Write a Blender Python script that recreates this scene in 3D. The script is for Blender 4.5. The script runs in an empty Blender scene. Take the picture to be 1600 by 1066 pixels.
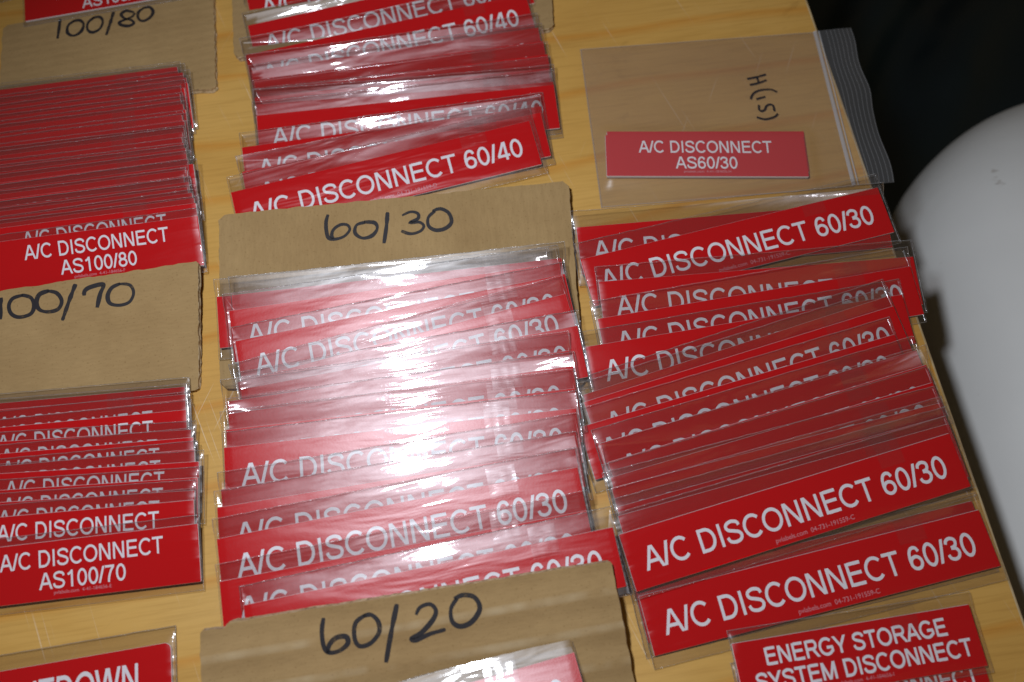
import bpy, bmesh, math, random
from mathutils import Vector, Matrix, noise

random.seed(7)
SC = bpy.context.scene
COL = SC.collection
MM = 0.001

# ------------------------------------------------------------------ camera
TILT = math.radians(18.76)              # camera looks almost straight down at the table
CAM_H = 0.36
cam_data = bpy.data.cameras.new('camera')
cam_data.sensor_width = 36.0
cam_data.lens = 27.0
cam_data.clip_start = 0.01
cam_data.clip_end = 20.0
cam_data.dof.use_dof = True
cam_data.dof.focus_distance = 0.372
cam_data.dof.aperture_fstop = 4.6
cam = bpy.data.objects.new('camera', cam_data)
cam.location = (0, 0, CAM_H)
cam.rotation_euler = (TILT, 0, 0)
COL.objects.link(cam)
SC.camera = cam

# ------------------------------------------------------------------ light
world = bpy.data.worlds.new('World')
SC.world = world
world.use_nodes = True
bg = world.node_tree.nodes['Background']
bg.inputs[0].default_value = (1.0, 0.76, 0.46, 1)      # dim warm room light
bg.inputs[1].default_value = 0.045

FLASH_AT = (-0.078, 0.088, 0.392)       # the camera's own flash, above and beside the lens
fl = bpy.data.lights.new('camera_flash', 'SPOT')
fl.shadow_soft_size = 0.017
fl.spot_size = math.radians(125)
fl.spot_blend = 0.55
fl.energy = 5.7
fl.color = (0.915, 0.98, 1.09)
flash = bpy.data.objects.new('camera_flash', fl)
flash.location = FLASH_AT
aim = Vector((0.0, 0.04, 0.0)) - Vector(FLASH_AT)
flash.rotation_euler = aim.to_track_quat('-Z', 'Y').to_euler()
COL.objects.link(flash)

rl = bpy.data.lights.new('room_lamp', 'AREA')       # weak warm lamp of the room, far above and to one side
rl.size = 3.0
rl.energy = 12.0
rl.color = (1.0, 0.66, 0.30)
room = bpy.data.objects.new('room_lamp', rl)
room.location = (3.2, -2.6, 2.0)
room.rotation_euler = (Vector((0.35, 0.1, 0)) - room.location).to_track_quat('-Z', 'Y').to_euler()
COL.objects.link(room)

SC.view_settings.view_transform = 'Standard'
SC.view_settings.look = 'None'
SC.view_settings.exposure = 0.0
SC.view_settings.gamma = 1.0
SC.view_settings.use_curve_mapping = False
SC.render.engine = 'CYCLES'
SC.cycles.transparent_max_bounces = 64
SC.cycles.max_bounces = 8
SC.cycles.caustics_reflective = False
SC.cycles.caustics_refractive = False

# ------------------------------------------------------------------ measuring: a spot of the photograph on a plane n.p = d
FW = Vector((0, math.sin(TILT), -math.cos(TILT)))
RT = Vector((1, 0, 0))
UP = Vector((0, math.cos(TILT), math.sin(TILT)))


def spot(x, y, n=Vector((0, 0, 1)), d=0.0):
    r = FW + (x - 800) / 1200.0 * RT - (y - 533) / 1200.0 * UP
    o = Vector((0, 0, CAM_H))
    return o + r * ((d - n.dot(o)) / n.dot(r))


# ------------------------------------------------------------------ objects and tags
def tag(o, label=None, cat=None, group=None, kind=None):
    if label: o['label'] = label
    if cat: o['category'] = cat
    if group: o['group'] = group
    if kind: o['kind'] = kind
    return o


def link(name, data, parent=None, loc=None):
    o = bpy.data.objects.new(name, data)
    COL.objects.link(o)
    if parent: o.parent = parent
    if loc is not None: o.location = loc
    return o


def mesh_from(bm, name, mats, smooth=False):
    me = bpy.data.meshes.new(name)
    bm.normal_update()
    bm.to_mesh(me)
    bm.free()
    for m in mats: me.materials.append(m)
    if smooth:
        for p in me.polygons: p.use_smooth = True
    return me


# ------------------------------------------------------------------ materials
def new_mat(name):
    m = bpy.data.materials.new(name)
    m.use_nodes = True
    nt = m.node_tree
    nt.nodes.clear()
    out = nt.nodes.new('ShaderNodeOutputMaterial')
    return m, nt, out


def node(nt, kind, **kw):
    n = nt.nodes.new(kind)
    for k, v in kw.items():
        if k.startswith('_'): setattr(n, k[1:], v)
        else: n.inputs[k.replace('__', ' ')].default_value = v
    return n


def principled(name, col, rough=0.5, spec=0.5):
    m, nt, out = new_mat(name)
    b = node(nt, 'ShaderNodeBsdfPrincipled')
    b.inputs['Base Color'].default_value = (*col, 1)
    b.inputs['Roughness'].default_value = rough
    b.inputs['Specular IOR Level'].default_value = spec
    nt.links.new(b.outputs[0], out.inputs[0])
    return m, nt, b


def noise_tex(nt, coord, scale, detail=4, rough=0.55, dist=0.0, vscale=None):
    n = nt.nodes.new('ShaderNodeTexNoise')
    n.inputs['Scale'].default_value = scale
    n.inputs['Detail'].default_value = detail
    n.inputs['Roughness'].default_value = rough
    n.inputs['Distortion'].default_value = dist
    if vscale:
        mp = nt.nodes.new('ShaderNodeMapping')
        mp.inputs['Scale'].default_value = vscale
        nt.links.new(coord, mp.inputs[0])
        coord = mp.outputs[0]
    nt.links.new(coord, n.inputs['Vector'])
    return n


def ramp(nt, fac, stops):
    r = nt.nodes.new('ShaderNodeValToRGB')
    els = r.color_ramp.elements
    while len(els) < len(stops): els.new(0.5)
    for e, (p, c) in zip(els, stops):
        e.position = p
        e.color = (*c, 1) if len(c) == 3 else c
    nt.links.new(fac, r.inputs[0])
    return r


def mixc(nt, mode, fac, a, b):
    m = nt.nodes.new('ShaderNodeMix')
    m.data_type = 'RGBA'
    m.blend_type = mode
    for sock, v in ((m.inputs[0], fac), (m.inputs[6], a), (m.inputs[7], b)):
        if hasattr(v, 'links'): nt.links.new(v, sock)
        else: sock.default_value = v if not isinstance(v, tuple) else (*v, 1)
    return m.outputs[2]


def bump(nt, height, strength, dist, target):
    b = nt.nodes.new('ShaderNodeBump')
    b.inputs['Strength'].default_value = strength
    b.inputs['Distance'].default_value = dist
    nt.links.new(height, b.inputs['Height'])
    nt.links.new(b.outputs[0], target)


def objcoord(nt):
    return nt.nodes.new('ShaderNodeTexCoord').outputs['Object']


# red engraving plastic, satin face with a fine pebbled grain
M_RED, nt, out = new_mat('red_engraving_plastic')
df = node(nt, 'ShaderNodeBsdfDiffuse'); df.inputs[0].default_value = (0.56, 0.002, 0.005, 1)
gl = node(nt, 'ShaderNodeBsdfGlossy'); gl.distribution = 'BECKMANN'
gl.inputs['Roughness'].default_value = 0.345
n = noise_tex(nt, objcoord(nt), 1500, 2)
bp = nt.nodes.new('ShaderNodeBump'); bp.inputs['Strength'].default_value = 0.5; bp.inputs['Distance'].default_value = 0.00009
nt.links.new(n.outputs[0], bp.inputs['Height']); nt.links.new(bp.outputs[0], gl.inputs['Normal'])
mx = nt.nodes.new('ShaderNodeMixShader'); mx.inputs[0].default_value = 0.032
nt.links.new(df.outputs[0], mx.inputs[1]); nt.links.new(gl.outputs[0], mx.inputs[2]); nt.links.new(mx.outputs[0], out.inputs[0])
M_CORE, nt, b = principled('white_plastic_core', (0.72, 0.68, 0.68), 0.5)
M_LETTER, nt, b = principled('engraved_white_lettering', (0.80, 0.77, 0.80), 0.75, 0.2)


M_FINE, nt, b = principled('shallow_engraved_print', (0.62, 0.25, 0.28), 0.75, 0.2)


def film_mat(name, tint, haze, rough, f0, wrinkle, wscale, fine=0.0, flat_sheen=False):
    m, nt, out = new_mat(name)
    tr = node(nt, 'ShaderNodeBsdfTransparent'); tr.inputs[0].default_value = (*tint, 1)
    gl = node(nt, 'ShaderNodeBsdfGlossy'); gl.inputs['Roughness'].default_value = rough
    gl.distribution = 'BECKMANN'
    gl.inputs[0].default_value = (1, 1, 1, 1)
    g2 = node(nt, 'ShaderNodeBsdfGlossy'); g2.inputs['Roughness'].default_value = max(0.36, rough)
    g2.distribution = 'BECKMANN'
    g2.inputs[0].default_value = (1, 1, 1, 1)
    gmix = nt.nodes.new('ShaderNodeMixShader'); gmix.inputs[0].default_value = 0.52
    df = node(nt, 'ShaderNodeBsdfDiffuse'); df.inputs[0].default_value = (0.8, 0.8, 0.82, 1)
    co = objcoord(nt)
    nz = noise_tex(nt, co, wscale, 2, 0.45, 0.5, (0.55, 2.6, 1.0))
    h = nz.outputs[0]
    if fine:
        fn = noise_tex(nt, co, wscale * 9, 2, 0.5)
        add = nt.nodes.new('ShaderNodeMath'); add.operation = 'MULTIPLY_ADD'
        nt.links.new(fn.outputs[0], add.inputs[0]); add.inputs[1].default_value = fine
        nt.links.new(h, add.inputs[2])
        h = add.outputs[0]
    bp = nt.nodes.new('ShaderNodeBump')
    bp.inputs['Strength'].default_value = 1.0
    bp.inputs['Distance'].default_value = wrinkle
    nt.links.new(h, bp.inputs['Height'])
    nt.links.new(bp.outputs[0], gl.inputs['Normal']); nt.links.new(bp.outputs[0], g2.inputs['Normal'])
    nt.links.new(gl.outputs[0], gmix.inputs[1]); nt.links.new(g2.outputs[0], gmix.inputs[2])
    m1 = nt.nodes.new('ShaderNodeMixShader'); m1.inputs[0].default_value = haze
    nt.links.new(tr.outputs[0], m1.inputs[1]); nt.links.new(df.outputs[0], m1.inputs[2])
    m2 = nt.nodes.new('ShaderNodeMixShader')
    if flat_sheen:
        m2.inputs[0].default_value = f0
    else:
        # Schlick reflectance of a thin film, the same from both faces
        geo = nt.nodes.new('ShaderNodeNewGeometry')
        dot = nt.nodes.new('ShaderNodeVectorMath'); dot.operation = 'DOT_PRODUCT'
        nt.links.new(geo.outputs['Normal'], dot.inputs[0]); nt.links.new(geo.outputs['Incoming'], dot.inputs[1])
        v = dot.outputs['Value']
        for op, k in (('ABSOLUTE', None), ('SUBTRACT', 'one'), ('POWER', 5.0), ('MULTIPLY_ADD', None)):
            q = nt.nodes.new('ShaderNodeMath'); q.operation = op
            if k == 'one':
                q.inputs[0].default_value = 1.0; nt.links.new(v, q.inputs[1])
            else:
                nt.links.new(v, q.inputs[0])
                if op == 'POWER': q.inputs[1].default_value = k
                if op == 'MULTIPLY_ADD': q.inputs[1].default_value = 0.6; q.inputs[2].default_value = f0
            v = q.outputs[0]
        nt.links.new(v, m2.inputs[0])
    nt.links.new(m1.outputs[0], m2.inputs[1]); nt.links.new(gmix.outputs[0], m2.inputs[2])
    nt.links.new(m2.outputs[0], out.inputs[0])
    return m


M_FILM = film_mat('clear_sleeve_film', (0.945, 0.935, 0.935), 0.006, 0.11, 0.058, 0.0009, 45, 0.025)
M_SEAM = film_mat('sleeve_seam', (0.90, 0.90, 0.89), 0.13, 0.20, 0.10, 0.0008, 700, 0, True)
M_TAPE = film_mat('sleeve_closure_tape', (0.99, 0.985, 0.985), 0.006, 0.16, 0.05, 0.0005, 110, 0.0)
M_POLY = film_mat('milky_bag_film', (0.93, 0.915, 0.90), 0.066, 0.30, 0.04, 0.0004, 40)
M_ZIP = film_mat('bag_zip_plastic', (0.74, 0.74, 0.76), 0.34, 0.3, 0.05, 0.0003, 90, 0, True)
M_HEM = film_mat('bag_heat_seal', (0.90, 0.90, 0.90), 0.13, 0.3, 0.05, 0.0003, 90, 0, True)
M_INK, nt, out = new_mat('black_marker_ink')
b = node(nt, 'ShaderNodeBsdfPrincipled'); b.inputs['Base Color'].default_value = (0.016, 0.014, 0.018, 1); b.inputs['Roughness'].default_value = 0.6
tr = node(nt, 'ShaderNodeBsdfTransparent')
co = objcoord(nt)
n1 = noise_tex(nt, co, 620, 3, 0.65); n2 = noise_tex(nt, co, 90, 2, 0.5)
mu = nt.nodes.new('ShaderNodeMath'); mu.operation = 'ADD'
nt.links.new(n1.outputs[0], mu.inputs[0]); nt.links.new(n2.outputs[0], mu.inputs[1])
dens = ramp(nt, mu.outputs[0], [(0.70, (0.55, 0.55, 0.55)), (0.92, (0.92, 0.92, 0.92))])
mx = nt.nodes.new('ShaderNodeMixShader')
nt.links.new(dens.outputs[0], mx.inputs[0]); nt.links.new(tr.outputs[0], mx.inputs[1]); nt.links.new(b.outputs[0], mx.inputs[2])
nt.links.new(mx.outputs[0], out.inputs[0])


def cardboard(name, ridges_along_x, ridge, wave_scale, rubbed=0.0):
    m, nt, b = principled(name, (0.4, 0.28, 0.15), 0.85, 0.15)
    co = objcoord(nt)
    big = noise_tex(nt, co, 22, 4, 0.6)
    fib = noise_tex(nt, co, 420, 3, 0.6, 0, (0.35, 2.0, 1) if ridges_along_x else (2.0, 0.35, 1))
    spk = noise_tex(nt, co, 900, 2, 0.5)
    c = ramp(nt, big.outputs[0], [(0.25, (0.298, 0.188, 0.080)), (0.75, (0.388, 0.255, 0.114))]).outputs[0]
    f = ramp(nt, fib.outputs[0], [(0.3, (0.93, 0.925, 0.92)), (0.7, (1.04, 1.04, 1.04))]).outputs[0]
    c = mixc(nt, 'MULTIPLY', 1.0, c, f)
    s = ramp(nt, spk.outputs[0], [(0.30, (0.70, 0.66, 0.6)), (0.38, (1, 1, 1))]).outputs[0]
    c = mixc(nt, 'MULTIPLY', 0.7, c, s)
    w = nt.nodes.new('ShaderNodeTexWave')
    w.wave_type = 'BANDS'
    w.bands_direction = 'Y' if ridges_along_x else 'X'
    w.inputs['Scale'].default_value = wave_scale
    w.inputs['Distortion'].default_value = 0.4
    w.inputs['Detail'].default_value = 1.5
    w.inputs['Detail Scale'].default_value = 0.6
    nt.links.new(co, w.inputs['Vector'])
    rub = noise_tex(nt, co, 26, 3, 0.6)
    rr = ramp(nt, w.outputs[1], [(0.80, (0, 0, 0)), (0.99, (1, 1, 1))]).outputs[0]
    rm = ramp(nt, rub.outputs[0], [(0.42, (0, 0, 0)), (0.62, (rubbed, rubbed, rubbed))]).outputs[0]
    c = mixc(nt, 'MIX', mixc(nt, 'MULTIPLY', 1.0, rr, rm), c, (0.56, 0.45, 0.29))
    nt.links.new(c, b.inputs['Base Color'])
    mm = nt.nodes.new('ShaderNodeMath'); mm.operation = 'MULTIPLY'
    nt.links.new(w.outputs[1], mm.inputs[0])
    dent = noise_tex(nt, co, 30, 3, 0.6)
    nt.links.new(dent.outputs[0], mm.inputs[1])
    ad = nt.nodes.new('ShaderNodeMath'); ad.operation = 'MULTIPLY_ADD'
    nt.links.new(fib.outputs[0], ad.inputs[0]); ad.inputs[1].default_value = 0.04
    nt.links.new(mm.outputs[0], ad.inputs[2])
    bump(nt, ad.outputs[0], 1.0, ridge, b.inputs['Normal'])
    return m


M_CARD_X = cardboard('corrugated_cardboard_cross_ribs', True, 0.0016, 21, 0.5)
M_CARD_Y = cardboard('corrugated_cardboard_long_ribs', False, 0.00035, 60)
M_CARD_P = cardboard('plain_cardboard', True, 0.00018, 60)
M_CARD_EDGE, nt, b = principled('torn_cardboard_edge', (0.30, 0.21, 0.115), 0.9, 0.1)
co = objcoord(nt)
n = noise_tex(nt, co, 500, 3, 0.6)
nt.links.new(ramp(nt, n.outputs[0], [(0.32, (0.20, 0.135, 0.07)), (0.5, (0.46, 0.34, 0.2)), (0.7, (0.55, 0.43, 0.28))]).outputs[0], b.inputs['Base Color'])

# maple plywood table top
M_WOOD, nt, b = principled('maple_veneer', (0.5, 0.3, 0.1), 0.42, 0.35)
tc = nt.nodes.new('ShaderNodeTexCoord').outputs['Object']
rot = nt.nodes.new('ShaderNodeMapping'); rot.inputs['Rotation'].default_value = (0, 0, math.radians(-9))
nt.links.new(tc, rot.inputs[0])
wo = rot.outputs[0]
cloud = noise_tex(nt, wo, 9, 4, 0.55, 0.3, (0.6, 1.6, 1))
c = ramp(nt, cloud.outputs[0], [(0.28, (0.475, 0.250, 0.056)), (0.5, (0.555, 0.312, 0.076)), (0.74, (0.605, 0.362, 0.104))]).outputs[0]
rings = nt.nodes.new('ShaderNodeTexWave')
rings.wave_type = 'BANDS'; rings.bands_direction = 'Y'; rings.wave_profile = 'SAW'
rings.inputs['Scale'].default_value = 8.5
rings.inputs['Distortion'].default_value = 5.5
rings.inputs['Detail'].default_value = 2.0
rings.inputs['Detail Scale'].default_value = 0.9
rings.inputs['Detail Roughness'].default_value = 0.45
mp = nt.nodes.new('ShaderNodeMapping'); mp.inputs['Scale'].default_value = (0.42, 1, 1)
nt.links.new(wo, mp.inputs[0]); nt.links.new(mp.outputs[0], rings.inputs[0])
g = ramp(nt, rings.outputs[1], [(0.0, (1, 1, 1)), (0.80, (1, 1, 1)), (0.93, (0.97, 0.80, 0.58)), (1.0, (1, 0.97, 0.92))]).outputs[0]
c = mixc(nt, 'MULTIPLY', 0.9, c, g)
pores = noise_tex(nt, wo, 260, 3, 0.6, 0, (0.12, 2.4, 1))
c = mixc(nt, 'MULTIPLY', 0.55, c, ramp(nt, pores.outputs[0], [(0.3, (0.80, 0.76, 0.70)), (0.55, (1.03, 1.03, 1.03))]).outputs[0])
stain = noise_tex(nt, tc, 26, 5, 0.65, 0.5)
c = mixc(nt, 'MULTIPLY', 0.8, c, ramp(nt, stain.outputs[0], [(0.24, (0.66, 0.62, 0.58)), (0.34, (1, 1, 1))]).outputs[0])
# pale scratches and little dark nicks
for ang, sc, thr, colr in ((64, 30, 0.705, (0.86, 0.78, 0.66)), (-70, 24, 0.72, (0.86, 0.78, 0.66)), (-48, 46, 0.765, (0.10, 0.07, 0.05))):
    mr = nt.nodes.new('ShaderNodeMapping'); mr.inputs['Rotation'].default_value = (0, 0, math.radians(ang))
    nt.links.new(tc, mr.inputs[0])
    mp = nt.nodes.new('ShaderNodeMapping'); mp.inputs['Scale'].default_value = (0.6, 34, 1)
    nt.links.new(mr.outputs[0], mp.inputs[0])
    sn = nt.nodes.new('ShaderNodeTexNoise'); sn.inputs['Scale'].default_value = sc; sn.inputs['Detail'].default_value = 1.0
    nt.links.new(mp.outputs[0], sn.inputs['Vector'])
    msk = ramp(nt, sn.outputs[0], [(thr, (0, 0, 0)), (thr + 0.07, (0.28, 0.28, 0.28))]).outputs[0]
    c = mixc(nt, 'MIX', msk, c, colr)
nt.links.new(c, b.inputs['Base Color'])
bump(nt, pores.outputs[0], 0.15, 0.0003, b.inputs['Normal'])
M_EDGE, nt, b = principled('pale_table_edge', (0.62, 0.46, 0.24), 0.6, 0.3)  # edge band coloured paler than the veneer, mottled by noise
n = noise_tex(nt, objcoord(nt), 60, 4, 0.6)
nt.links.new(ramp(nt, n.outputs[0], [(0.3, (0.42, 0.29, 0.13)), (0.7, (0.70, 0.55, 0.32))]).outputs[0], b.inputs['Base Color'])

M_WHITE, nt, b = principled('white_tank_plastic', (0.74, 0.74, 0.71), 0.42, 0.4)
co = objcoord(nt)
big = noise_tex(nt, co, 5, 4, 0.6)
c = ramp(nt, big.outputs[0], [(0.3, (0.68, 0.67, 0.64)), (0.7, (0.76, 0.75, 0.715))]).outputs[0]
sp = noise_tex(nt, co, 55, 3, 0.7, 0.4)
c = mixc(nt, 'MIX', ramp(nt, sp.outputs[0], [(0.69, (0, 0, 0)), (0.74, (0.7, 0.7, 0.7))]).outputs[0], c, (0.42, 0.38, 0.34))
nt.links.new(c, b.inputs['Base Color'])
bump(nt, noise_tex(nt, co, 14, 3).outputs[0], 0.25, 0.004, b.inputs['Normal'])
M_BLACK, nt, b = principled('black_plastic_film', (0.012, 0.027, 0.036), 0.33, 0.5)
bump(nt, noise_tex(nt, objcoord(nt), 16, 4, 0.55, 0.8).outputs[0], 0.3, 0.008, b.inputs['Normal'])
M_FLOOR, nt, b = principled('dark_floor', (0.02, 0.022, 0.024), 0.7, 0.3)
n = noise_tex(nt, objcoord(nt), 12, 5)
nt.links.new(ramp(nt, n.outputs[0], [(0.3, (0.012, 0.013, 0.014)), (0.7, (0.03, 0.032, 0.034))]).outputs[0], b.inputs['Base Color'])

# ------------------------------------------------------------------ lettering: one-weight grotesque capitals, cap height 1
def ell(cx, cy, rx, ry, a0=0.0, a1=360.0, n=26):
    return [(cx + rx * math.cos(math.radians(a0 + (a1 - a0) * i / n)), cy + ry * math.sin(math.radians(a0 + (a1 - a0) * i / n))) for i in range(n + 1)]


def catmull(p, k=6, closed=False):
    n = len(p)
    q = []
    for i in range(n if closed else n - 1):
        if closed: a, b_, c_, d_ = p[i - 1], p[i], p[(i + 1) % n], p[(i + 2) % n]
        else: a, b_, c_, d_ = p[max(i - 1, 0)], p[i], p[i + 1], p[min(i + 2, n - 1)]
        for j in range(k):
            t = j / k
            q.append(tuple(0.5 * (2 * b_[m] + (c_[m] - a[m]) * t + (2 * a[m] - 5 * b_[m] + 4 * c_[m] - d_[m]) * t * t + (3 * b_[m] - a[m] - 3 * c_[m] + d_[m]) * t ** 3) for m in (0, 1)))
    if not closed: q.append(tuple(p[-1]))
    return q


HW = 0.072
six = [('o', ell(.39, .31, .265, .255)[:-1]), ('s', catmull([(.125, .33), (.12, .50), (.165, .74), (.27, .895), (.41, .945), (.55, .90), (.63, .755)]))]
S_ = [(.80, .72), (.735, .87), (.475, .944), (.22, .87), (.155, .735), (.245, .605), (.475, .525), (.72, .43), (.805, .275), (.715, .12), (.47, .056), (.20, .125), (.105, .31)]
GLYPHS = {
    ' ': (.388, []),
    'A': (.93, [('l', (.065, 0), (.445, 1)), ('l', (.865, 0), (.485, 1)), ('s', [(.24, .345), (.69, .345)])]),
    'C': (1.008, [('s', ell(.545, .5, .425, .448, 42, 318))]),
    'D': (1.008, [('o', [(.185, .06), (.42, .06)] + ell(.47, .5, .40, .44, -85, 85, 18) + [(.42, .94), (.185, .94)])]),
    'E': (.93, [('s', [(.175, 0), (.175, 1)]), ('s', [(.235, .94), (.85, .94)]), ('s', [(.235, .53), (.81, .53)]), ('s', [(.235, .06), (.87, .06)])]),
    'G': (1.086, [('s', ell(.555, .5, .445, .448, 42, 312) + [(.955, .23), (.955, .44)]), ('s', [(.57, .44), (1.013, .44)])]),
    'H': (1.008, [('s', [(.175, 0), (.175, 1)]), ('s', [(.833, 0), (.833, 1)]), ('s', [(.235, .53), (.773, .53)])]),
    'I': (.388, [('s', [(.194, 0), (.194, 1)])]),
    'M': (1.163, [('s', [(.165, 0), (.165, 1)]), ('s', [(.998, 0), (.998, 1)]), ('l', (.58, 0), (.18, 1)), ('l', (.583, 0), (.983, 1))]),
    'N': (1.008, [('s', [(.168, 0), (.168, 1)]), ('s', [(.838, 0), (.838, 1)]), ('l', (.815, 0), (.19, 1))]),
    'O': (1.086, [('o', ell(.543, .5, .435, .448)[:-1])]),
    'P': (.93, [('s', [(.175, 0), (.175, 1)]), ('s', [(.235, .94), (.50, .94)] + ell(.58, .71, .235, .23, 80, -80, 12) + [(.50, .48), (.235, .48)])]),
    'R': (1.008, [('s', [(.175, 0), (.175, 1)]), ('s', [(.235, .94), (.56, .94)] + ell(.62, .715, .225, .225, 80, -80, 12) + [(.56, .49), (.235, .49)]), ('l', (.93, 0), (.60, .47))]),
    'S': (.93, [('s', catmull(S_))]),
    'T': (.853, [('s', [(.03, .94), (.823, .94)]), ('s', [(.427, 0), (.427, .88)])]),
    'U': (1.008, [('s', [(.175, 1), (.175, .45)] + ell(.505, .40, .33, .345, 180, 360, 18) + [(.835, .45), (.835, 1)])]),
    'W': (1.318, [('l', (.335, 0), (.07, 1)), ('l', (.375, 0), (.635, 1)), ('l', (.943, 0), (.683, 1)), ('l', (.983, 0), (1.248, 1))]),
    'Y': (.93, [('l', (.465, .40), (.075, 1)), ('l', (.465, .40), (.855, 1)), ('s', [(.465, 0), (.465, .45)])]),
    '/': (.388, [('l', (.045, 0), (.343, 1))]),
    '0': (.777, [('o', ell(.388, .5, .272, .448)[:-1])]),
    '1': (.777, [('s', [(.445, 0), (.445, 1)]), ('s', catmull([(.42, .93), (.33, .83), (.155, .745)]))]),
    '2': (.777, [('s', catmull([(.105, .70), (.165, .87), (.38, .945), (.58, .87), (.635, .70), (.53, .50), (.26, .25), (.13, .08)])), ('s', [(.07, .06), (.70, .06)])]),
    '3': (.777, [('s', catmull([(.115, .73), (.17, .87), (.365, .944), (.57, .87), (.61, .735), (.53, .59), (.32, .545)])), ('s', catmull([(.32, .53), (.55, .48), (.65, .30), (.56, .12), (.36, .056), (.165, .13), (.095, .28)]))]),
    '4': (.777, [('s', [(.535, 0), (.535, 1)]), ('s', [(.03, .245), (.735, .245)]), ('l', (.085, .26), (.50, 1))]),
    '6': (.777, six),
    '7': (.777, [('s', [(.065, .94), (.71, .94)]), ('s', catmull([(.655, .93), (.48, .68), (.35, .36), (.30, 0)]))]),
    '8': (.777, [('o', ell(.388, .735, .225, .212)[:-1]), ('o', ell(.388, .29, .278, .234)[:-1])]),
    '9': (.777, [(k, [(.777 - x, 1 - y) for x, y in pts]) for k, pts in six]),
}


def ribbon(bm, pts, hw, z, xf, closed=False, taper=None):
    n = len(pts)
    rows = []
    for i, (x, y) in enumerate(pts):
        if closed: a, c_ = pts[i - 1], pts[(i + 1) % n]
        else: a, c_ = pts[max(i - 1, 0)], pts[min(i + 1, n - 1)]
        def nrm(p, q):
            dx, dy = q[0] - p[0], q[1] - p[1]
            L = math.hypot(dx, dy) or 1e-9
            return (-dy / L, dx / L)
        if a == (x, y): n1 = n2 = nrm((x, y), c_)
        elif c_ == (x, y): n1 = n2 = nrm(a, (x, y))
        else: n1, n2 = nrm(a, (x, y)), nrm((x, y), c_)
        mx, my = n1[0] + n2[0], n1[1] + n2[1]
        L2 = mx * mx + my * my
        k = min(2.0 / max(L2, 1e-6), 1.6)
        w = hw * (taper(i / (n - 1)) if taper else 1)
        rows.append((bm.verts.new(xf(x + mx * k * w, y + my * k * w, z)), bm.verts.new(xf(x - mx * k * w, y - my * k * w, z))))
    for i in range(n if closed else n - 1):
        a, b_ = rows[i], rows[(i + 1) % n]
        bm.faces.new((a[0], a[1], b_[1], b_[0]))


def write(bm, text, cx, cy, cap, width, z, bold=1.0):
    total = sum(GLYPHS[ch][0] for ch in text)
    first, last = 0.06, 0.06
    sx = width / (total - first - last)
    x0 = cx - width / 2 - first * sx
    y0 = cy - cap / 2
    layer = 0
    for ch in text:
        adv, strokes = GLYPHS[ch]
        # a condensed face keeps an even stem weight: shrink the stroke a little with the width
        squeeze = sx / cap
        xf = lambda x, y, zz, x0=x0: (x0 + x * sx, y0 + y * cap, zz)
        hw = HW * bold
        for st in strokes:
            zz = z + (layer % 4) * 0.000006
            layer += 1
            if st[0] == 'l':
                (ax, ay), (bx, by) = st[1], st[2]
                k = hw * math.hypot(bx - ax, by - ay) / abs(by - ay)
                vs = [bm.verts.new(xf(*p, zz)) for p in ((ax - k, ay), (ax + k, ay), (bx + k, by), (bx - k, by))]
                bm.faces.new(vs)
            else:
                ribbon(bm, st[1], hw, zz, xf, st[0] == 'o')
        x0 += adv * sx


def small_print(bm, text, cx, cy, width, z):
    cu = bpy.data.curves.new('small_print', 'FONT')
    cu.body = text
    cu.size = 1.0
    tmp = bpy.data.objects.new('small_print', cu)
    COL.objects.link(tmp)
    dg = bpy.context.evaluated_depsgraph_get()
    dg.update()
    me = bpy.data.meshes.new_from_object(tmp.evaluated_get(dg))
    xs = [v.co.x for v in me.vertices]; ys = [v.co.y for v in me.vertices]
    s = width / (max(xs) - min(xs))
    base = len(bm.verts)
    vs = [bm.verts.new((cx + (v.co.x - (max(xs) + min(xs)) / 2) * s, cy + (v.co.y - 0.3) * s, z)) for v in me.vertices]
    for p in me.polygons:
        try: bm.faces.new([vs[i] for i in p.vertices]).material_index = 1
        except ValueError: pass
    bpy.data.objects.remove(tmp)
    bpy.data.meshes.remove(me)


def facing_up(bm):
    bm.normal_update()
    for f in bm.faces:
        if f.normal.z < 0: f.normal_flip()


# ------------------------------------------------------------------ one engraved placard: plate + lettering
T_PLATE = 0.9 * MM


def plate_mesh(w, h, radius=0.4 * MM, t=T_PLATE):
    bm = bmesh.new()
    def loop(inset, z):
        r = max(radius - inset, 0.05 * MM)
        out = []
        for cx, cy, a in ((w / 2 - inset - r, h / 2 - inset - r, 0), (-w / 2 + inset + r, h / 2 - inset - r, 90), (-w / 2 + inset + r, -h / 2 + inset + r, 180), (w / 2 - inset - r, -h / 2 + inset + r, 270)):
            k = 6 if radius > MM else 2
            for i in range(k + 1):
                t = math.radians(a + 90 * i / k)
                out.append(bm.verts.new((cx + r * math.cos(t), cy + r * math.sin(t), z)))
        return out
    b0 = loop(0, 0); b1 = loop(0, t - 0.2 * MM); b2 = loop(0.12 * MM, t)
    n = len(b0)
    bm.faces.new(list(reversed(b0))).material_index = 1
    for A, B in ((b0, b1), (b1, b2)):
        for i in range(n):
            bm.faces.new((A[i], A[(i + 1) % n], B[(i + 1) % n], B[i])).material_index = 1
    bm.faces.new(b2)
    return mesh_from(bm, 'placard_plate', [M_RED, M_CORE])


def letters_mesh(lines, small=None, t=T_PLATE):
    bm = bmesh.new()
    z = t + 0.02 * MM
    for text, cx, cy, cap, width, bold in lines:
        write(bm, text, cx * MM, cy * MM, cap * MM, width * MM, z, bold)
    if small: small_print(bm, small[0], small[1] * MM, small[2] * MM, small[3] * MM, z)
    facing_up(bm)
    return mesh_from(bm, 'placard_lettering', [M_LETTER, M_FINE])


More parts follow.
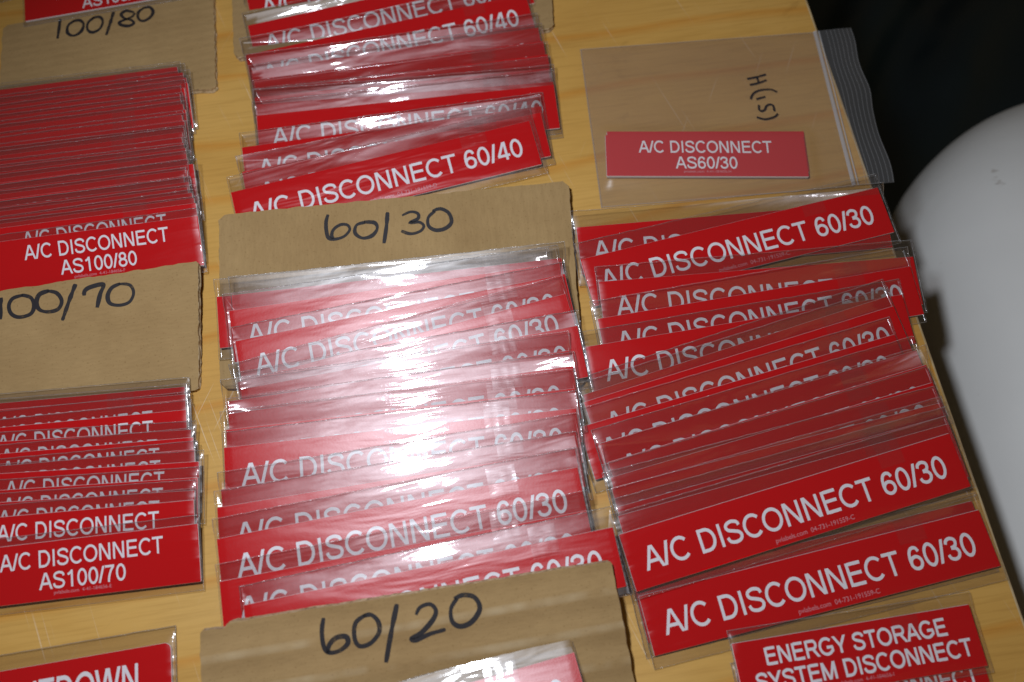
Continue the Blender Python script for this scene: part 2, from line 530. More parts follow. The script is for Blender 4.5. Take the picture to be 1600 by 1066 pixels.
# ------------------------------------------------------------------ clear sleeve: a closed envelope of thin film round the plate
def sleeve_mesh(w, h, seed, top=8.2, bot=5.0, side=1.5, calm=1.0, curl=0.0):
    rnd = random.Random(seed)
    top, bot, side = top * MM, bot * MM, side * MM
    X, Y0, Y1 = w / 2 + side, -h / 2 - bot, h / 2 + top
    rim = 0.35 * MM
    nx = int(w / MM / 3.4)
    xs = [-X, -X + rim, -w / 2 - side * 0.35] + [-w / 2 + w * i / nx for i in range(nx + 1)] + [w / 2 + side * 0.35, X - rim, X]
    ys = [Y0, Y0 + rim, Y0 + bot * 0.35, Y0 + bot * 0.7] + [-h / 2 + h * i / 6 for i in range(7)] + [h / 2 + top * 0.2, h / 2 + top * 0.4, h / 2 + top * 0.6, h / 2 + top * 0.8, Y1 - rim, Y1]
    off = Vector((rnd.uniform(0, 99), rnd.uniform(0, 99), rnd.uniform(0, 99)))
    ph = [rnd.uniform(0, 6.28) for _ in range(4)]
    def zf(x, y):
        dx = max(abs(x) - w / 2, 0) / side
        dy = max((y - h / 2) / top, (-h / 2 - y) / bot, 0)
        d = min(math.hypot(dx, dy), 1.0)
        s = d * d * (3 - 2 * d)
        z = (T_PLATE + 0.10 * MM) * (1 - s) + 0.25 * MM * s
        nz = noise.noise(Vector((x * 38, y * 90, 0)) + off)
        n2 = noise.noise(Vector((x * 120 + y * 60, y * 150, 3)) + off)
        k = 0.10 + 0.75 * min(dy, 1.0) * (1.2 - min(dy, 1)) + 0.3 * min(dx, 1)
        z += calm * MM * (0.42 * k * nz + 0.20 * k * n2 + 0.22 * min(dy, 1) * (1 - 0.4 * dy) * math.sin(x * 70 + ph[0] + y * 40))
        up = max((y - h / 2) / top, 0)
        z += curl * MM * up * (1 - 0.25 * up) * (0.75 + 0.35 * math.sin(x * 24 + ph[1]))
        return z
    bm = bmesh.new()
    grid = []
    for j, y in enumerate(ys):
        row = []
        for i, x in enumerate(xs):
            px, py = x, y
            e = 1 if (i in (0, 1, len(xs) - 2, len(xs) - 1) or j in (0, 1, len(ys) - 2, len(ys) - 1)) else 0
            z = zf(x, y)
            if e:
                jit = noise.noise(Vector((x * 300, y * 300, 7)) + off)
                px += 0.22 * MM * jit * (1 if i in (0, 1, len(xs) - 2, len(xs) - 1) else 0)
                py += 0.22 * MM * jit * (1 if j in (0, 1, len(ys) - 2, len(ys) - 1) else 0)
                z += 0.18 * MM * jit
            row.append(bm.verts.new((px, py, z)))
        grid.append(row)
    for j in range(len(ys) - 1):
        for i in range(len(xs) - 1):
            f = bm.faces.new((grid[j][i], grid[j][i + 1], grid[j + 1][i + 1], grid[j + 1][i]))
            if i in (0, len(xs) - 2) or j in (0, len(ys) - 2): f.material_index = 1
    # back film, sewn to the front along the seams
    bd = [grid[0][i] for i in range(len(xs))] + [grid[j][-1] for j in range(1, len(ys))] + [grid[-1][i] for i in range(len(xs) - 2, -1, -1)] + [grid[j][0] for j in range(len(ys) - 2, 0, -1)]
    inner = [bm.verts.new((v.co.x * 0.985, v.co.y * 0.95, -0.12 * MM)) for v in bd]
    for i in range(len(bd)):
        k = (i + 1) % len(bd)
        bm.faces.new((bd[k], bd[i], inner[i], inner[k]))
    bm.faces.new(list(reversed(inner)))
    return mesh_from(bm, 'clear_sleeve', [M_FILM, M_SEAM], smooth=True)


def tape_mesh(w, h, seed, at=0.74, wide=13.0):
    """the short closure strip that folds over the sleeve's top flap"""
    rnd = random.Random(seed)
    bm = bmesh.new()
    x0 = w * (at - 0.5); x1 = x0 + wide * MM
    y0, y1 = h / 2 - 6.5 * MM, h / 2 + 7.0 * MM
    nx, ny = 10, 10
    off = Vector((rnd.uniform(0, 99), 1, 2))
    g = []
    for j in range(ny + 1):
        row = []
        for i in range(nx + 1):
            x = x0 + (x1 - x0) * i / nx; y = y0 + (y1 - y0) * j / ny
            d = max((y - h / 2) / (8.2 * MM), 0)
            z = (T_PLATE + 0.34 * MM) * (1 - d * d * (3 - 2 * d)) + 0.70 * MM * d * d * (3 - 2 * d)
            z += 0.16 * MM * noise.noise(Vector((x * 420, y * 130, 0)) + off)
            row.append(bm.verts.new((x, y, z)))
        g.append(row)
    for j in range(ny):
        for i in range(nx):
            f = bm.faces.new((g[j][i], g[j][i + 1], g[j + 1][i + 1], g[j + 1][i]))
            if i in (0,) : f.material_index = 1
    return mesh_from(bm, 'closure_tape', [M_TAPE, M_TAPE], smooth=True)


LONG = (161.5 * MM, 25.4 * MM)
SHORT = (107 * MM, 25.4 * MM)
BIG = (190 * MM, 52 * MM)


def long_lines(txt): return [('A/C DISCONNECT ' + txt, 0, -0.6, 10.2, 145.5, 1.0)]
def short_lines(txt, x=2.2): return [('A/C DISCONNECT', x, 5.4, 7.3, 70.8, 1.0), (txt, x, -4.3, 7.2, 7.2 * (0.86 * (sum(GLYPHS[c][0] for c in txt) - 0.12)), 1.0)]


KINDS = {
    '60/30': (LONG, letters_mesh(long_lines('60/30'), ('pvlabels.com  04-731-191559-C', 5, -10.0, 38))),
    '60/40': (LONG, letters_mesh(long_lines('60/40'), ('pvlabels.com  04-731-191559-D', 5, -10.0, 38))),
    '60/20': (LONG, letters_mesh(long_lines('60/20'))),
    '100/80': (SHORT, letters_mesh(short_lines('AS100/80'), ('pvlabels.com  4-41-184656-F', 2, -9.7, 25))),
    '100/70': (SHORT, letters_mesh(short_lines('AS100/70'), ('pvlabels.com  4-41-184656-E', 2, -9.7, 25))),
    '100/90': (SHORT, letters_mesh([('A/C DISCONNECT', 0, 2.6, 7.3, 70.8, 1.0), ('AS100/90', -2, -6.8, 7.2, 37.6, 1.0)])),
    'AS60/30': (SHORT, letters_mesh(short_lines('AS60/30', 0), ('pvlabels.com  4-41-184656-H', 0, -9.7, 25), t=1.5 * MM)),
    'storage': (SHORT, letters_mesh([('ENERGY STORAGE', 0, 5.4, 7.0, 81, 1.2), ('SYSTEM DISCONNECT', 1.2, -4.2, 7.0, 95.5, 1.2)], ('pvlabels.com  4-41-184656-I', 0, -9.7, 25))),
    'shutdown': (BIG, letters_mesh([('SHUTDOWN', 48, 14, 11.4, 66, 1.1)])),
}
THICK = plate_mesh(*SHORT, t=1.5 * MM)
PLATE = {LONG: plate_mesh(*LONG), SHORT: plate_mesh(*SHORT), BIG: plate_mesh(*BIG, radius=3 * MM)}
SLEEVES = {LONG: [sleeve_mesh(*LONG, s, top=8.2 + 0.6 * (s % 3 - 1), bot=5 + 0.8 * (s % 2), curl=(0, 1.8, 5.0, 0.6, 0, 2.6, 1.0, 0, 3.8)[s]) for s in range(9)],
           SHORT: [sleeve_mesh(*SHORT, 50 + s, top=4.3 + 0.4 * (s % 3 - 1), bot=3.4) for s in range(6)],
           BIG: [sleeve_mesh(*BIG, 90, top=7)]}
TAPES = {LONG: [tape_mesh(*LONG, s, at=0.735 + 0.012 * (s % 4), wide=12 + s % 3) for s in range(4)],
         SHORT: [tape_mesh(*SHORT, 20 + s, at=0.66 + 0.02 * s, wide=12) for s in range(3)]}
COUNT = [0]


def placard(kind, M, label, group, sleeve=True, tape=None, tilt_in=True, name='sleeved_placard', variant=None):
    size, lettering = KINDS[kind]
    k = COUNT[0]; COUNT[0] += 1
    rnd = random.Random(300 + k)
    root = link(name, None)
    root.empty_display_size = 0.01
    root.matrix_world = M
    tag(root, label, 'placard', group)
    p = link('plate', PLATE[size] if sleeve else THICK, root)
    link('lettering', lettering, p)
    if sleeve:
        s = link('sleeve', SLEEVES[size][k * 5 % len(SLEEVES[size]) if variant is None else variant], root)
        s.location = (rnd.uniform(-0.9, 0.9) * MM, rnd.uniform(-1.0, 1.0) * MM, 0)
        if tilt_in: s.rotation_euler.z = math.radians(rnd.uniform(-0.5, 0.5))
        if tape is None: tape = size in TAPES and (k % 5 != 2 if size == LONG else k % 4 == 1)
        if tape and size in TAPES: link('closure_tape', TAPES[size][k * 3 % len(TAPES[size])], root)
    return root


# ------------------------------------------------------------------ fans of placards
def plane_axes(yaw, phi):
    e1 = Vector((math.cos(yaw), math.sin(yaw), 0))
    e2 = Vector((-math.sin(yaw) * math.cos(phi), math.cos(yaw) * math.cos(phi), math.sin(phi)))
    return e1, e2, e1.cross(e2)


def pose(kind, L, R, anchor, n, d):
    (w, h), _ = KINDS[kind]
    a = spot(*L, n, d + T_PLATE); b = spot(*R, n, d + T_PLATE)
    u = (b - a).normalized()
    v = n.cross(u)
    if anchor == 'M': m = (a + b) / 2
    elif anchor == 'R': m = b - u * w / 2
    else: m = a + u * w / 2
    c = m - v * h / 2 - n * T_PLATE
    return Matrix(((u.x, v.x, n.x, c.x), (u.y, v.y, n.y, c.y), (u.z, v.z, n.z, c.z), (0, 0, 0, 1)))


def fan(items, yaw_deg, phi_deg, step, base, group, phi_end=None, variants=None):
    """items back to front: (kind, L, R, anchor, label); every placard leans on the one behind it"""
    yaw = math.radians(yaw_deg)
    prev = None
    for k, (kind, L, R, anchor, label) in enumerate(items):
        t = k / max(len(items) - 1, 1)
        phi = math.radians(phi_deg + ((phi_end if phi_end is not None else phi_deg) - phi_deg) * t)
        n = plane_axes(yaw, phi)[2]
        (w, h), _ = KINDS[kind]
        d = prev[1] if prev else 0.0
        for _ in range(6):
            M = pose(kind, L, R, anchor, n, d)
            shift = -1
            for sx in (-1, 1):
                for sy in (-1, 1):
                    p = M @ Vector((sx * w / 2, sy * h / 2, 0))
                    if prev: shift = max(shift, prev[1] + step - prev[0].dot(p))
                p = M @ Vector((sx * w / 2, -h / 2 - 4.5 * MM, 0))
                shift = max(shift, (base(p) + 0.25 * MM - p.z) * n.z)
            d += shift
        M = pose(kind, L, R, anchor, n, d)
        prev = (n, d)
        placard(kind, M, label, group, variant=variants[k] if variants and k < len(variants) else None)
    return prev


def slope_L(R, s, width):
    return (R[0] - width, R[1] - s * width)


ORD = 'first second third fourth fifth sixth seventh eighth ninth tenth eleventh twelfth thirteenth fourteenth fifteenth sixteenth seventeenth eighteenth nineteenth twentieth twenty-first twenty-second twenty-third twenty-fourth twenty-fifth twenty-sixth'.split()
table_z = lambda p: 0.0
# ------------------------------------------------------------------ setting: table, floor, things beside the table
def build_table():
    root = link('wooden_table', None)
    tag(root, 'maple veneered wooden table covered with fanned red placards', 'table')
    a, b = spot(1262, 0), spot(1600, 965)
    dirv = (a - b).normalized()
    outv = Vector((dirv.y, -dirv.x, 0))
    far, near = a + dirv * 0.35, b - dirv * 0.45
    W = 1.0
    corners = [near - outv * W, near, far, far - outv * W]
    ch = 1.6 * MM
    bm = bmesh.new()
    top = [bm.verts.new((c.x - (outv.x * ch if i in (1, 2) else 0), c.y - (outv.y * ch if i in (1, 2) else 0), 0)) for i, c in enumerate(corners)]
    low = [bm.verts.new((c.x, c.y, -0.016)) for c in corners]
    bm.faces.new(top)
    bm.faces.new(list(reversed(low)))
    for i in (0, 2, 3): bm.faces.new((top[i], low[i], low[(i + 1) % 4], top[(i + 1) % 4]))
    link('tabletop', mesh_from(bm, 'tabletop', [M_WOOD]), root)
    # edge in a paler colour, with a slightly uneven rounded lip
    bm = bmesh.new()
    n = 160
    rows = []
    for i in range(n + 1):
        p = near.lerp(far, i / n)
        jit = 0.25 * MM * noise.noise(Vector((i * 0.35, 0, 0)))
        row = []
        for off, z in ((-ch, 0.0), (-ch * 0.55 + jit, -0.10 * MM), (-ch * 0.1 + jit, -0.55 * MM), (0.0, -1.6 * MM), (0.0, -0.016)):
            q = p + outv * off
            row.append(bm.verts.new((q.x, q.y, z)))
        rows.append(row)
    for i in range(n):
        for j in range(4):
            bm.faces.new((rows[i][j], rows[i][j + 1], rows[i + 1][j + 1], rows[i + 1][j]))
    link('edge_band', mesh_from(bm, 'edge_band', [M_EDGE], smooth=True), root)
    return root


build_table()

bm = bmesh.new()
for x, y in ((-2, -2), (2, -2), (2, 2), (-2, 2)): bm.verts.new((x, y, -0.74))
bm.verts.ensure_lookup_table()
bm.faces.new(bm.verts)
tag(link('floor', mesh_from(bm, 'floor', [M_FLOOR])), kind='structure')

# big white rounded tank lying beside and below the table edge
def build_tank():
    zc = -0.121
    c = spot(1722, 458, d=zc); l = spot(1396, 458, d=zc)
    r = (c - l).length
    hz = 0.105
    length = 0.55
    bm = bmesh.new()
    nu, nv = 64, 40
    rings = []
    for j in range(nv + 1):
        t = -math.pi / 2 + math.pi * j / nv          # along y: from the far rounded end to the near one
        cy, sy = math.cos(t), math.sin(t)
        y = (-sy * r) + (0 if sy < 0 else -length)
        rad = max(abs(cy), 1e-4)
        ring = []
        for i in range(nu):
            a = 2 * math.pi * i / nu
            ca, sa = math.cos(a), math.sin(a)
            p = 2.35
            k = (abs(ca) ** p + abs(sa) ** p) ** (-1 / p)
            ring.append(bm.verts.new((r * rad * ca * k, y, hz * rad * sa * k)))
        rings.append(ring)
    for j in range(nv):
        for i in range(nu):
            bm.faces.new((rings[j][i], rings[j][(i + 1) % nu], rings[j + 1][(i + 1) % nu], rings[j + 1][i]))
    bmesh.ops.recalc_face_normals(bm, faces=bm.faces)
    o = link('storage_tank', mesh_from(bm, 'storage_tank', [M_WHITE], smooth=True), loc=c)
    tag(o, 'large smooth white rounded tank beside the table edge', 'tank')


build_tank()

# crumpled black plastic sheet lying behind the tank
def build_sheet():
    bm = bmesh.new()
    nx, ny = 90, 90
    g = []
    c0 = spot(1500, 60, d=-0.5)
    for j in range(ny + 1):
        row = []
        for i in range(nx + 1):
            x = -0.55 + 1.25 * i / nx; y = -0.75 + 1.35 * j / ny
            v = Vector((x * 2.2, y * 2.2, 0))
            q = (x * 0.80 - y * 0.6)
            fold = 0.034 * math.sin(q * 34 + 3 * noise.noise(v * 1.4)) * (0.5 + 0.5 * noise.noise(v + Vector((5, 5, 5))))
            z = 0.07 * noise.noise(v) + fold + 0.010 * noise.noise(v * 5) + 0.004 * abs(noise.noise(v * 12))
            row.append(bm.verts.new((x, y, z)))
        g.append(row)
    for j in range(ny):
        for i in range(nx):
            bm.faces.new((g[j][i], g[j][i + 1], g[j + 1][i + 1], g[j + 1][i]))
    o = link('plastic_sheet', mesh_from(bm, 'plastic_sheet', [M_BLACK], smooth=True), loc=(c0.x, c0.y, -0.60))
    tag(o, 'crumpled black plastic sheet on the dark floor behind the white tank', 'plastic sheet')


build_sheet()

# ------------------------------------------------------------------ cardboard dividers
T_CARD = 3.8 * MM


def rough_outline(pts, jitter, seed, step=2.2 * MM, corner=2.5 * MM):
    rnd = random.Random(seed)
    out = []
    n = len(pts)
    for i in range(n):
        a, b_ = pts[i], pts[(i + 1) % n]
        p = pts[i - 1]
        L = (b_ - a).length
        u = (b_ - a) / L
        nr = Vector((u.y, -u.x))
        k = max(int(L / step), 1)
        c0 = min(corner, L * 0.3)
        for j in range(k + 1):
            s = c0 + (L - 2 * c0) * j / k
            out.append(a + u * s + nr * (jitter * noise.noise(Vector((s * 160, seed * 3.7 + i, 0))) + 0.6 * jitter * noise.noise(Vector((s * 520, seed + i, 1)))))
    return out


def card(label, quad, n, d, mat, seed, jitter=0.5 * MM, extra=None, corner=2.5 * MM):
    """quad: photo spots TL TR BR BL on the card's top face, plane n.p = d"""
    P = [spot(*q, n, d) for q in quad]
    u = (P[1] - P[0]).normalized()
    v = n.cross(u)
    org = P[3]
    M = Matrix(((u.x, v.x, n.x, org.x), (u.y, v.y, n.y, org.y), (u.z, v.z, n.z, org.z), (0, 0, 0, 1)))
    inv = M.inverted()
    loc = [(inv @ p).to_2d() for p in P]
    if extra: loc = extra(loc, lambda x, y: (inv @ spot(x, y, n, d)).to_2d())
    loc = list(reversed(loc))
    ol = rough_outline(loc, jitter, seed, corner=corner)
    bm = bmesh.new()
    rnd = random.Random(seed)
    rings = []
    for k, (z, ins) in enumerate(((0, 0.0), (-0.5 * MM, -0.15 * MM), (-T_CARD * 0.5, 0.35 * MM), (-T_CARD + 0.4 * MM, -0.10 * MM), (-T_CARD, 0.2 * MM))):
        cen = sum(ol, Vector((0, 0))) / len(ol)
        rg = []
        for i, q in enumerate(ol):
            dv = (cen - q).normalized()
            w = q + dv * (ins + (0.25 * MM * rnd.uniform(-1, 1) if 0 < k < 4 else 0))
            rg.append(bm.verts.new((w.x, w.y, z)))
        rings.append(rg)
    m = len(ol)
    top = bm.faces.new(rings[0])
    bot = bm.faces.new(list(reversed(rings[-1])))
    for A, B in zip(rings, rings[1:]):
        for i in range(m):
            f = bm.faces.new((A[(i + 1) % m], A[i], B[i], B[(i + 1) % m]))
            f.material_index = 1
    bmesh.ops.triangulate(bm, faces=[top, bot])
    bm.normal_update()
    bmesh.ops.recalc_face_normals(bm, faces=bm.faces)
    o = link('cardboard_divider', mesh_from(bm, 'cardboard_divider', [mat, M_CARD_EDGE]))
    o.matrix_world = M
    tag(o, label, 'cardboard', 'cardboard dividers with handwritten numbers')
    return o, M


def handwriting(parent, M, strokes, n, d, hw, lift=0.06 * MM, name='handwriting'):
    inv = M.inverted()
    bm = bmesh.new()
    for k, st in enumerate(strokes):
        p2 = [tuple((inv @ spot(x, y, n, d)).to_2d()) for x, y in st]
        p2 = catmull(p2, 7) if len(p2) > 2 else [tuple(Vector(p2[0]).lerp(Vector(p2[1]), i / 6)) for i in range(7)]
        wob = random.Random(k * 7 + len(st))
        f = [wob.uniform(0.72, 1.2) for _ in range(8)]
        tp = lambda t, f=f: (f[min(int(t * 7), 6)] * (1 - (t * 7) % 1) + f[min(int(t * 7) + 1, 7)] * ((t * 7) % 1)) * (0.75 + 0.25 * min(1, min(t, 1 - t) * 14))
        ribbon(bm, p2, hw, lift + k * 0.008 * MM, lambda x, y, z: (x, y, z), taper=tp)
    facing_up(bm)
    return link(name, mesh_from(bm, name, [M_INK]), parent)


def zoomed(x0, y0, s, strokes):
    return [[(x0 + x / s, y0 + y / s) for x, y in st] for st in strokes]


INK_6030 = zoomed(330, 280, 2.667, [
    [(487, 148), (479, 178), (480, 215), (490, 246), (520, 250), (555, 238), (577, 212), (568, 192), (540, 190), (512, 208), (502, 232), (508, 250)],
    [(642, 180), (606, 192), (600, 225), (630, 246), (670, 236), (692, 206), (680, 182), (636, 179)],
    [(735, 138), (730, 200), (720, 268)],
    [(795, 152), (830, 137), (860, 143), (862, 164), (832, 181), (868, 180), (886, 196), (870, 218), (830, 228), (792, 216)],
    [(932, 134), (905, 160), (906, 195), (935, 213), (975, 206), (1001, 180), (990, 142), (955, 124), (922, 134)]])
INK_10070 = zoomed(0, 250, 3.95, [
    [(6, 850), (2, 985)],
    [(142, 835), (80, 855), (55, 900), (70, 950), (120, 971), (190, 950), (210, 900), (190, 850), (132, 834)],
    [(302, 808), (245, 830), (225, 880), (245, 925), (300, 938), (360, 920), (381, 870), (350, 822), (290, 808)],
    [(467, 766), (430, 862), (385, 992)],
    [(520, 838), (524, 808), (560, 785), (637, 770), (618, 830), (600, 912)],
    [(742, 764), (690, 790), (665, 840), (680, 886), (740, 897), (800, 876), (825, 820), (800, 772), (732, 766)]])
INK_10080 = zoomed(0, 0, 3.95, [
    [(372, 118), (364, 180), (355, 240)],
    [(457, 130), (420, 160), (418, 205), (455, 221), (500, 196), (516, 150), (490, 126), (450, 132)],
    [(582, 108), (545, 140), (540, 182), (570, 201), (615, 180), (635, 135), (615, 106), (570, 112)],
    [(702, 74), (680, 145), (656, 218)],
    [(828, 78), (780, 68), (748, 90), (770, 115), (810, 125), (826, 145), (795, 161), (750, 156), (738, 138), (775, 122), (815, 104), (834, 82)],
    [(892, 48), (855, 76), (855, 116), (885, 131), (925, 110), (945, 76), (925, 46), (882, 52)]])
INK_6020 = zoomed(300, 820, 2.286, [
    [(470, 333), (464, 380), (470, 432), (488, 456), (525, 451), (556, 425), (550, 400), (515, 404), (490, 430), (486, 460)],
    [(622, 321), (585, 350), (580, 400), (597, 433), (637, 424), (668, 385), (665, 346), (640, 322), (612, 326)],
    [(732, 283), (712, 382), (693, 492)],
    [(800, 322), (815, 295), (850, 284), (871, 306), (860, 340), (820, 385), (785, 406), (800, 412), (850, 390), (885, 380), (906, 374)],
    [(947, 263), (925, 300), (930, 346), (960, 363), (1000, 346), (1028, 300), (1010, 260), (970, 251), (936, 264)]])

Z = Vector((0, 0, 1))


def tilted_plane(quad, z_top, z_bot):
    """top-face plane of a card whose far edge is raised on what it overlaps"""
    a, b = spot(*quad[0], d=z_top), spot(*quad[1], d=z_top)
    c = (spot(*quad[2], d=z_bot) + spot(*quad[3], d=z_bot)) / 2
    n = (b - a).cross(((a + b) / 2) - c).normalized()
    return n, n.dot(a)


# 100/80 card flat on the table, 60/40 card mostly out of frame
Q = [(5, 40), (333, -16), (337, 139), (-2, 150)]
c10080, M_ = card('cardboard marked 100/80 under the AS100/90 placard', Q, Z, T_CARD + 0.2 * MM, M_CARD_P, 3)
handwriting(c10080, M_, INK_10080, Z, T_CARD + 0.2 * MM, 0.92 * MM)
Q = [(355, -160), (850, -230), (865, 44), (366, 90)]
card('cardboard edge showing beside the top of the 60/40 placards', Q, Z, T_CARD + 0.2 * MM, M_CARD_P, 4)

# ------------------------------------------------------------------ fan of AS100/80 placards (ends at a readable front one)
A_Y = [104, 113, 121, 129, 137, 146, 154, 162, 171, 179, 187, 198, 206, 214, 223, 231, 240, 248, 256, 265, 275, 284, 292, 301, 309, 317, 337]
A_X = [277, 286, 291, 293, 288, 281, 282, 286, 290, 284, 288, 287, 285, 284, 287, 290, 291, 294, 302, 292, 287, 295, 293, 300, 303, 306, 309]
A_R = list(zip(A_X, A_Y))
items = []
for i, r in enumerate(A_R):
    k = len(A_R) - 1 - i
    if k == 0: lab = 'readable red AS100/80 placard at the front of its fan, above the 100/70 card'
    elif i == 0: lab = 'rearmost red placard of the AS100/80 fan, topped by bare 100/80 cardboard'
    elif r == (302, 256): lab = 'red AS100/80 placard whose end sticks out of its tight fan'
    else: lab = 'tight upper fan placard, %s behind the readable AS100/80 front one' % ORD[k - 1]
    items.append(('100/80', slope_L(r, -0.131 + 0.003 * math.sin(i * 2.3), 320), r, 'R', lab))
nA, dA = fan(items, 7.5, 17, 1.18 * MM, table_z, 'AS100/80 placards fanned below the 100/80 card')

# 100/70 card overlaps the front AS100/80 placard
Q = [(-120, 473), (310, 408), (309, 610), (-120, 650)]
a = spot(150, 433, nA, dA)
zt = a.z + T_PLATE + 0.9 * MM + T_CARD
n70, d70 = tilted_plane(Q, zt, T_CARD + 0.3 * MM)
c10070, M_ = card('cardboard marked 100/70 covering the bottom of the readable AS100/80 placard', Q, n70, d70, M_CARD_P, 5, corner=1.2 * MM)
handwriting(c10070, M_, INK_10070, n70, d70, 1.02 * MM)

# fan of AS100/70 placards
B_ = [(289, 604, 630), (290, 616, 640), (290, 624, 655), (291, 640, 668), (299, 671, 690), (302, 683, 709), (304, 702, 728), (311, 721, 740), (309, 746, 766), (304, 766, 785), (303, 781, 808), (309, 818, 855)]
items = []
for i, (x, y, yl) in enumerate(B_):
    k = len(B_) - 1 - i
    s = (y - yl) / x
    if k == 0: lab = 'readable red AS100/70 placard at the front of its fan, on bare wood'
    elif i == 0: lab = 'rearmost red placard of the AS100/70 fan, touching the 100/70 cardboard'
    elif k == 1: lab = 'AS100/70 placard showing its full top line just behind the readable front one'
    else: lab = 'open lower fan placard, %s behind the readable AS100/70 front one' % ORD[k - 1]
    items.append(('100/70', (x - 350, y - s * 350), (x, y), 'R', lab))


def on_card(n, d, quad):
    Pq = [spot(*q, n, d).to_2d() for q in quad]
    def f(p):
        for i in range(4):
            a, b = Pq[i], Pq[(i + 1) % 4]
            if (b - a).x * (p.y - a.y) - (b - a).y * (p.x - a.x) > 0: return 0.0
        return (d - n.x * p.x - n.y * p.y) / n.z
    return f


fan(items, 6.5, 11, 1.35 * MM, on_card(n70, d70, Q), 'AS100/70 placards fanned below the 100/70 card')

# ------------------------------------------------------------------ fan of 60/40 placards
T_ = [((370, -14), (818, -108)), ((378, 42), (826, -58)), ((376, 88), (828, -12)), ((385, 112), (848, 42)), ((388, 126), (857, 63)), ((394, 143), (862, 84)),
      ((392, 153), (863, 106)), ((392, 164), (873, 127)), ((398, 181), (868, 132)), ((373, 231), (850, 165)), ((380, 268), (843, 176)), ((363, 300), (825, 189))]
TL = {0: 'red 60/40 placard cut by the top of the photo, letters half hidden by glare',
      1: 'red 60/40 placard under bright glare streaks, ninth up behind the readable one',
      2: 'red 60/40 placard with NNECT 60/40 showing under a glare streak',
      7: 'red 60/40 placard with the farthest jutting end on wood, in the 60/40 fan',
      9: 'slanted red 60/40 placard with jutting end, second behind the readable one',
      10: 'red 60/40 placard just behind the readable one, end peeking out beside it',
      11: 'fully readable tilted red 60/40 placard resting against the 60/30 cardboard'}
items = []
for i, (l, r) in enumerate(T_):
    lab = TL.get(i) or 'red 60/40 placard in clear sleeve, %s behind the readable tilted one' % ORD[len(T_) - 2 - i]
    items.append(('60/40', l, r, 'M', lab))
nT, dT = fan(items, 10, 10, 1.35 * MM, table_z, '60/40 placards fanned above the 60/30 card', None, [2, 8, 2, 5])

# 60/30 card overlaps the readable 60/40 placard
Q6030 = [(342, 336), (888, 283), (914, 607), (344, 607)]
zt = spot(600, 318, nT, dT).z + T_PLATE + 0.6 * MM + T_CARD
n30, d30 = tilted_plane(Q6030, zt, T_CARD + 0.3 * MM)
c6030, M_ = card('cardboard marked 60/30 under the middle fan of 60/30 placards', Q6030, n30, d30, M_CARD_Y, 6, corner=3 * MM)
handwriting(c6030, M_, INK_6030, n30, d30, 0.98 * MM)

# ------------------------------------------------------------------ middle fan of 60/30 placards
Mi = [((346, 463), (846, 413)), ((362, 461), (877, 403)), ((362, 485), (870, 411)), ((368, 533), (882, 428)), ((372, 597), (882, 459)), ((378, 608), (900, 509)),
      ((358, 627), (886, 548)), ((361, 646), (891, 572)), ((358, 671), (893, 607)), ((354, 699), (896, 638)), ((351, 764), (894, 675)), ((346, 792), (892, 702)), ((345, 841), (896, 731)),
      ((352, 907), (908, 799)), ((388, 944), (950, 825))]
ML = ['red 60/30 placard with only its end showing on the cardboard, beneath the fan',
      'rearmost glossy-flapped 60/30 placard of the middle fan, on the 60/30 cardboard', None, None, None,
      'middle-fan 60/30 placard whose end juts out beside the cardboard corner', None, None, None, None, None, None,
      'red 60/30 placard with its whole text readable in the glaring middle fan',
      'red 60/30 placard directly behind the one the 60/20 card covers',
      'red 60/30 placard half covered by the 60/20 cardboard']
items = []
for i, (l, r) in enumerate(Mi):
    lab = ML[i] or 'glare-washed 60/30 placard in middle fan, %s up from the 60/20 cardboard' % ORD[len(Mi) - 1 - i]
    items.append(('60/30', l, r, 'M', lab))
nM, dM = fan(items, 10, 11.5, 1.38 * MM, on_card(n30, d30, Q6030), '60/30 placards fanned on the 60/30 card', 3.5, [1, 2, 5, 0, 8, 4, 2, 3, 8, 7, 5, 6, 1, 8, 0])

# 60/20 card overlaps the last one, with a placard of its own on it
Q6020 = [(312, 986), (955, 877), (1004, 1130), (318, 1180)]
zt = spot(650, 930, nM, dM).z + T_PLATE + 0.7 * MM + T_CARD
n20, d20 = tilted_plane(Q6020, zt, T_CARD + 0.3 * MM)


def notch(loc, f):
    # torn step at the far corner
    return [loc[0], f(352, 981), f(356, 973), loc[1], loc[2], loc[3]]


c6020, M_ = card('cardboard marked 60/20 covering the lower end of the middle 60/30 fan', Q6020, n20, d20, M_CARD_X, 7, extra=notch, corner=1.0 * MM)
handwriting(c6020, M_, INK_6020, n20, d20, 1.0 * MM)
e1, e2, nF = plane_axes(math.radians(14), math.radians(2.0))
nF = Vector((-0.045, 0.155, 1)).normalized()
dF = max(nF.dot(spot(x, y, n20, d20)) for x, y in ((320, 1170), (905, 1010), (990, 1100), (350, 1260))) + 0.4 * MM
placard('60/20', pose('60/20', (333, 1184), (897, 1019), 'R', nF, dF), 'pink-glaring placard on the 60/20 cardboard, cut off by the bottom of the photo', None)

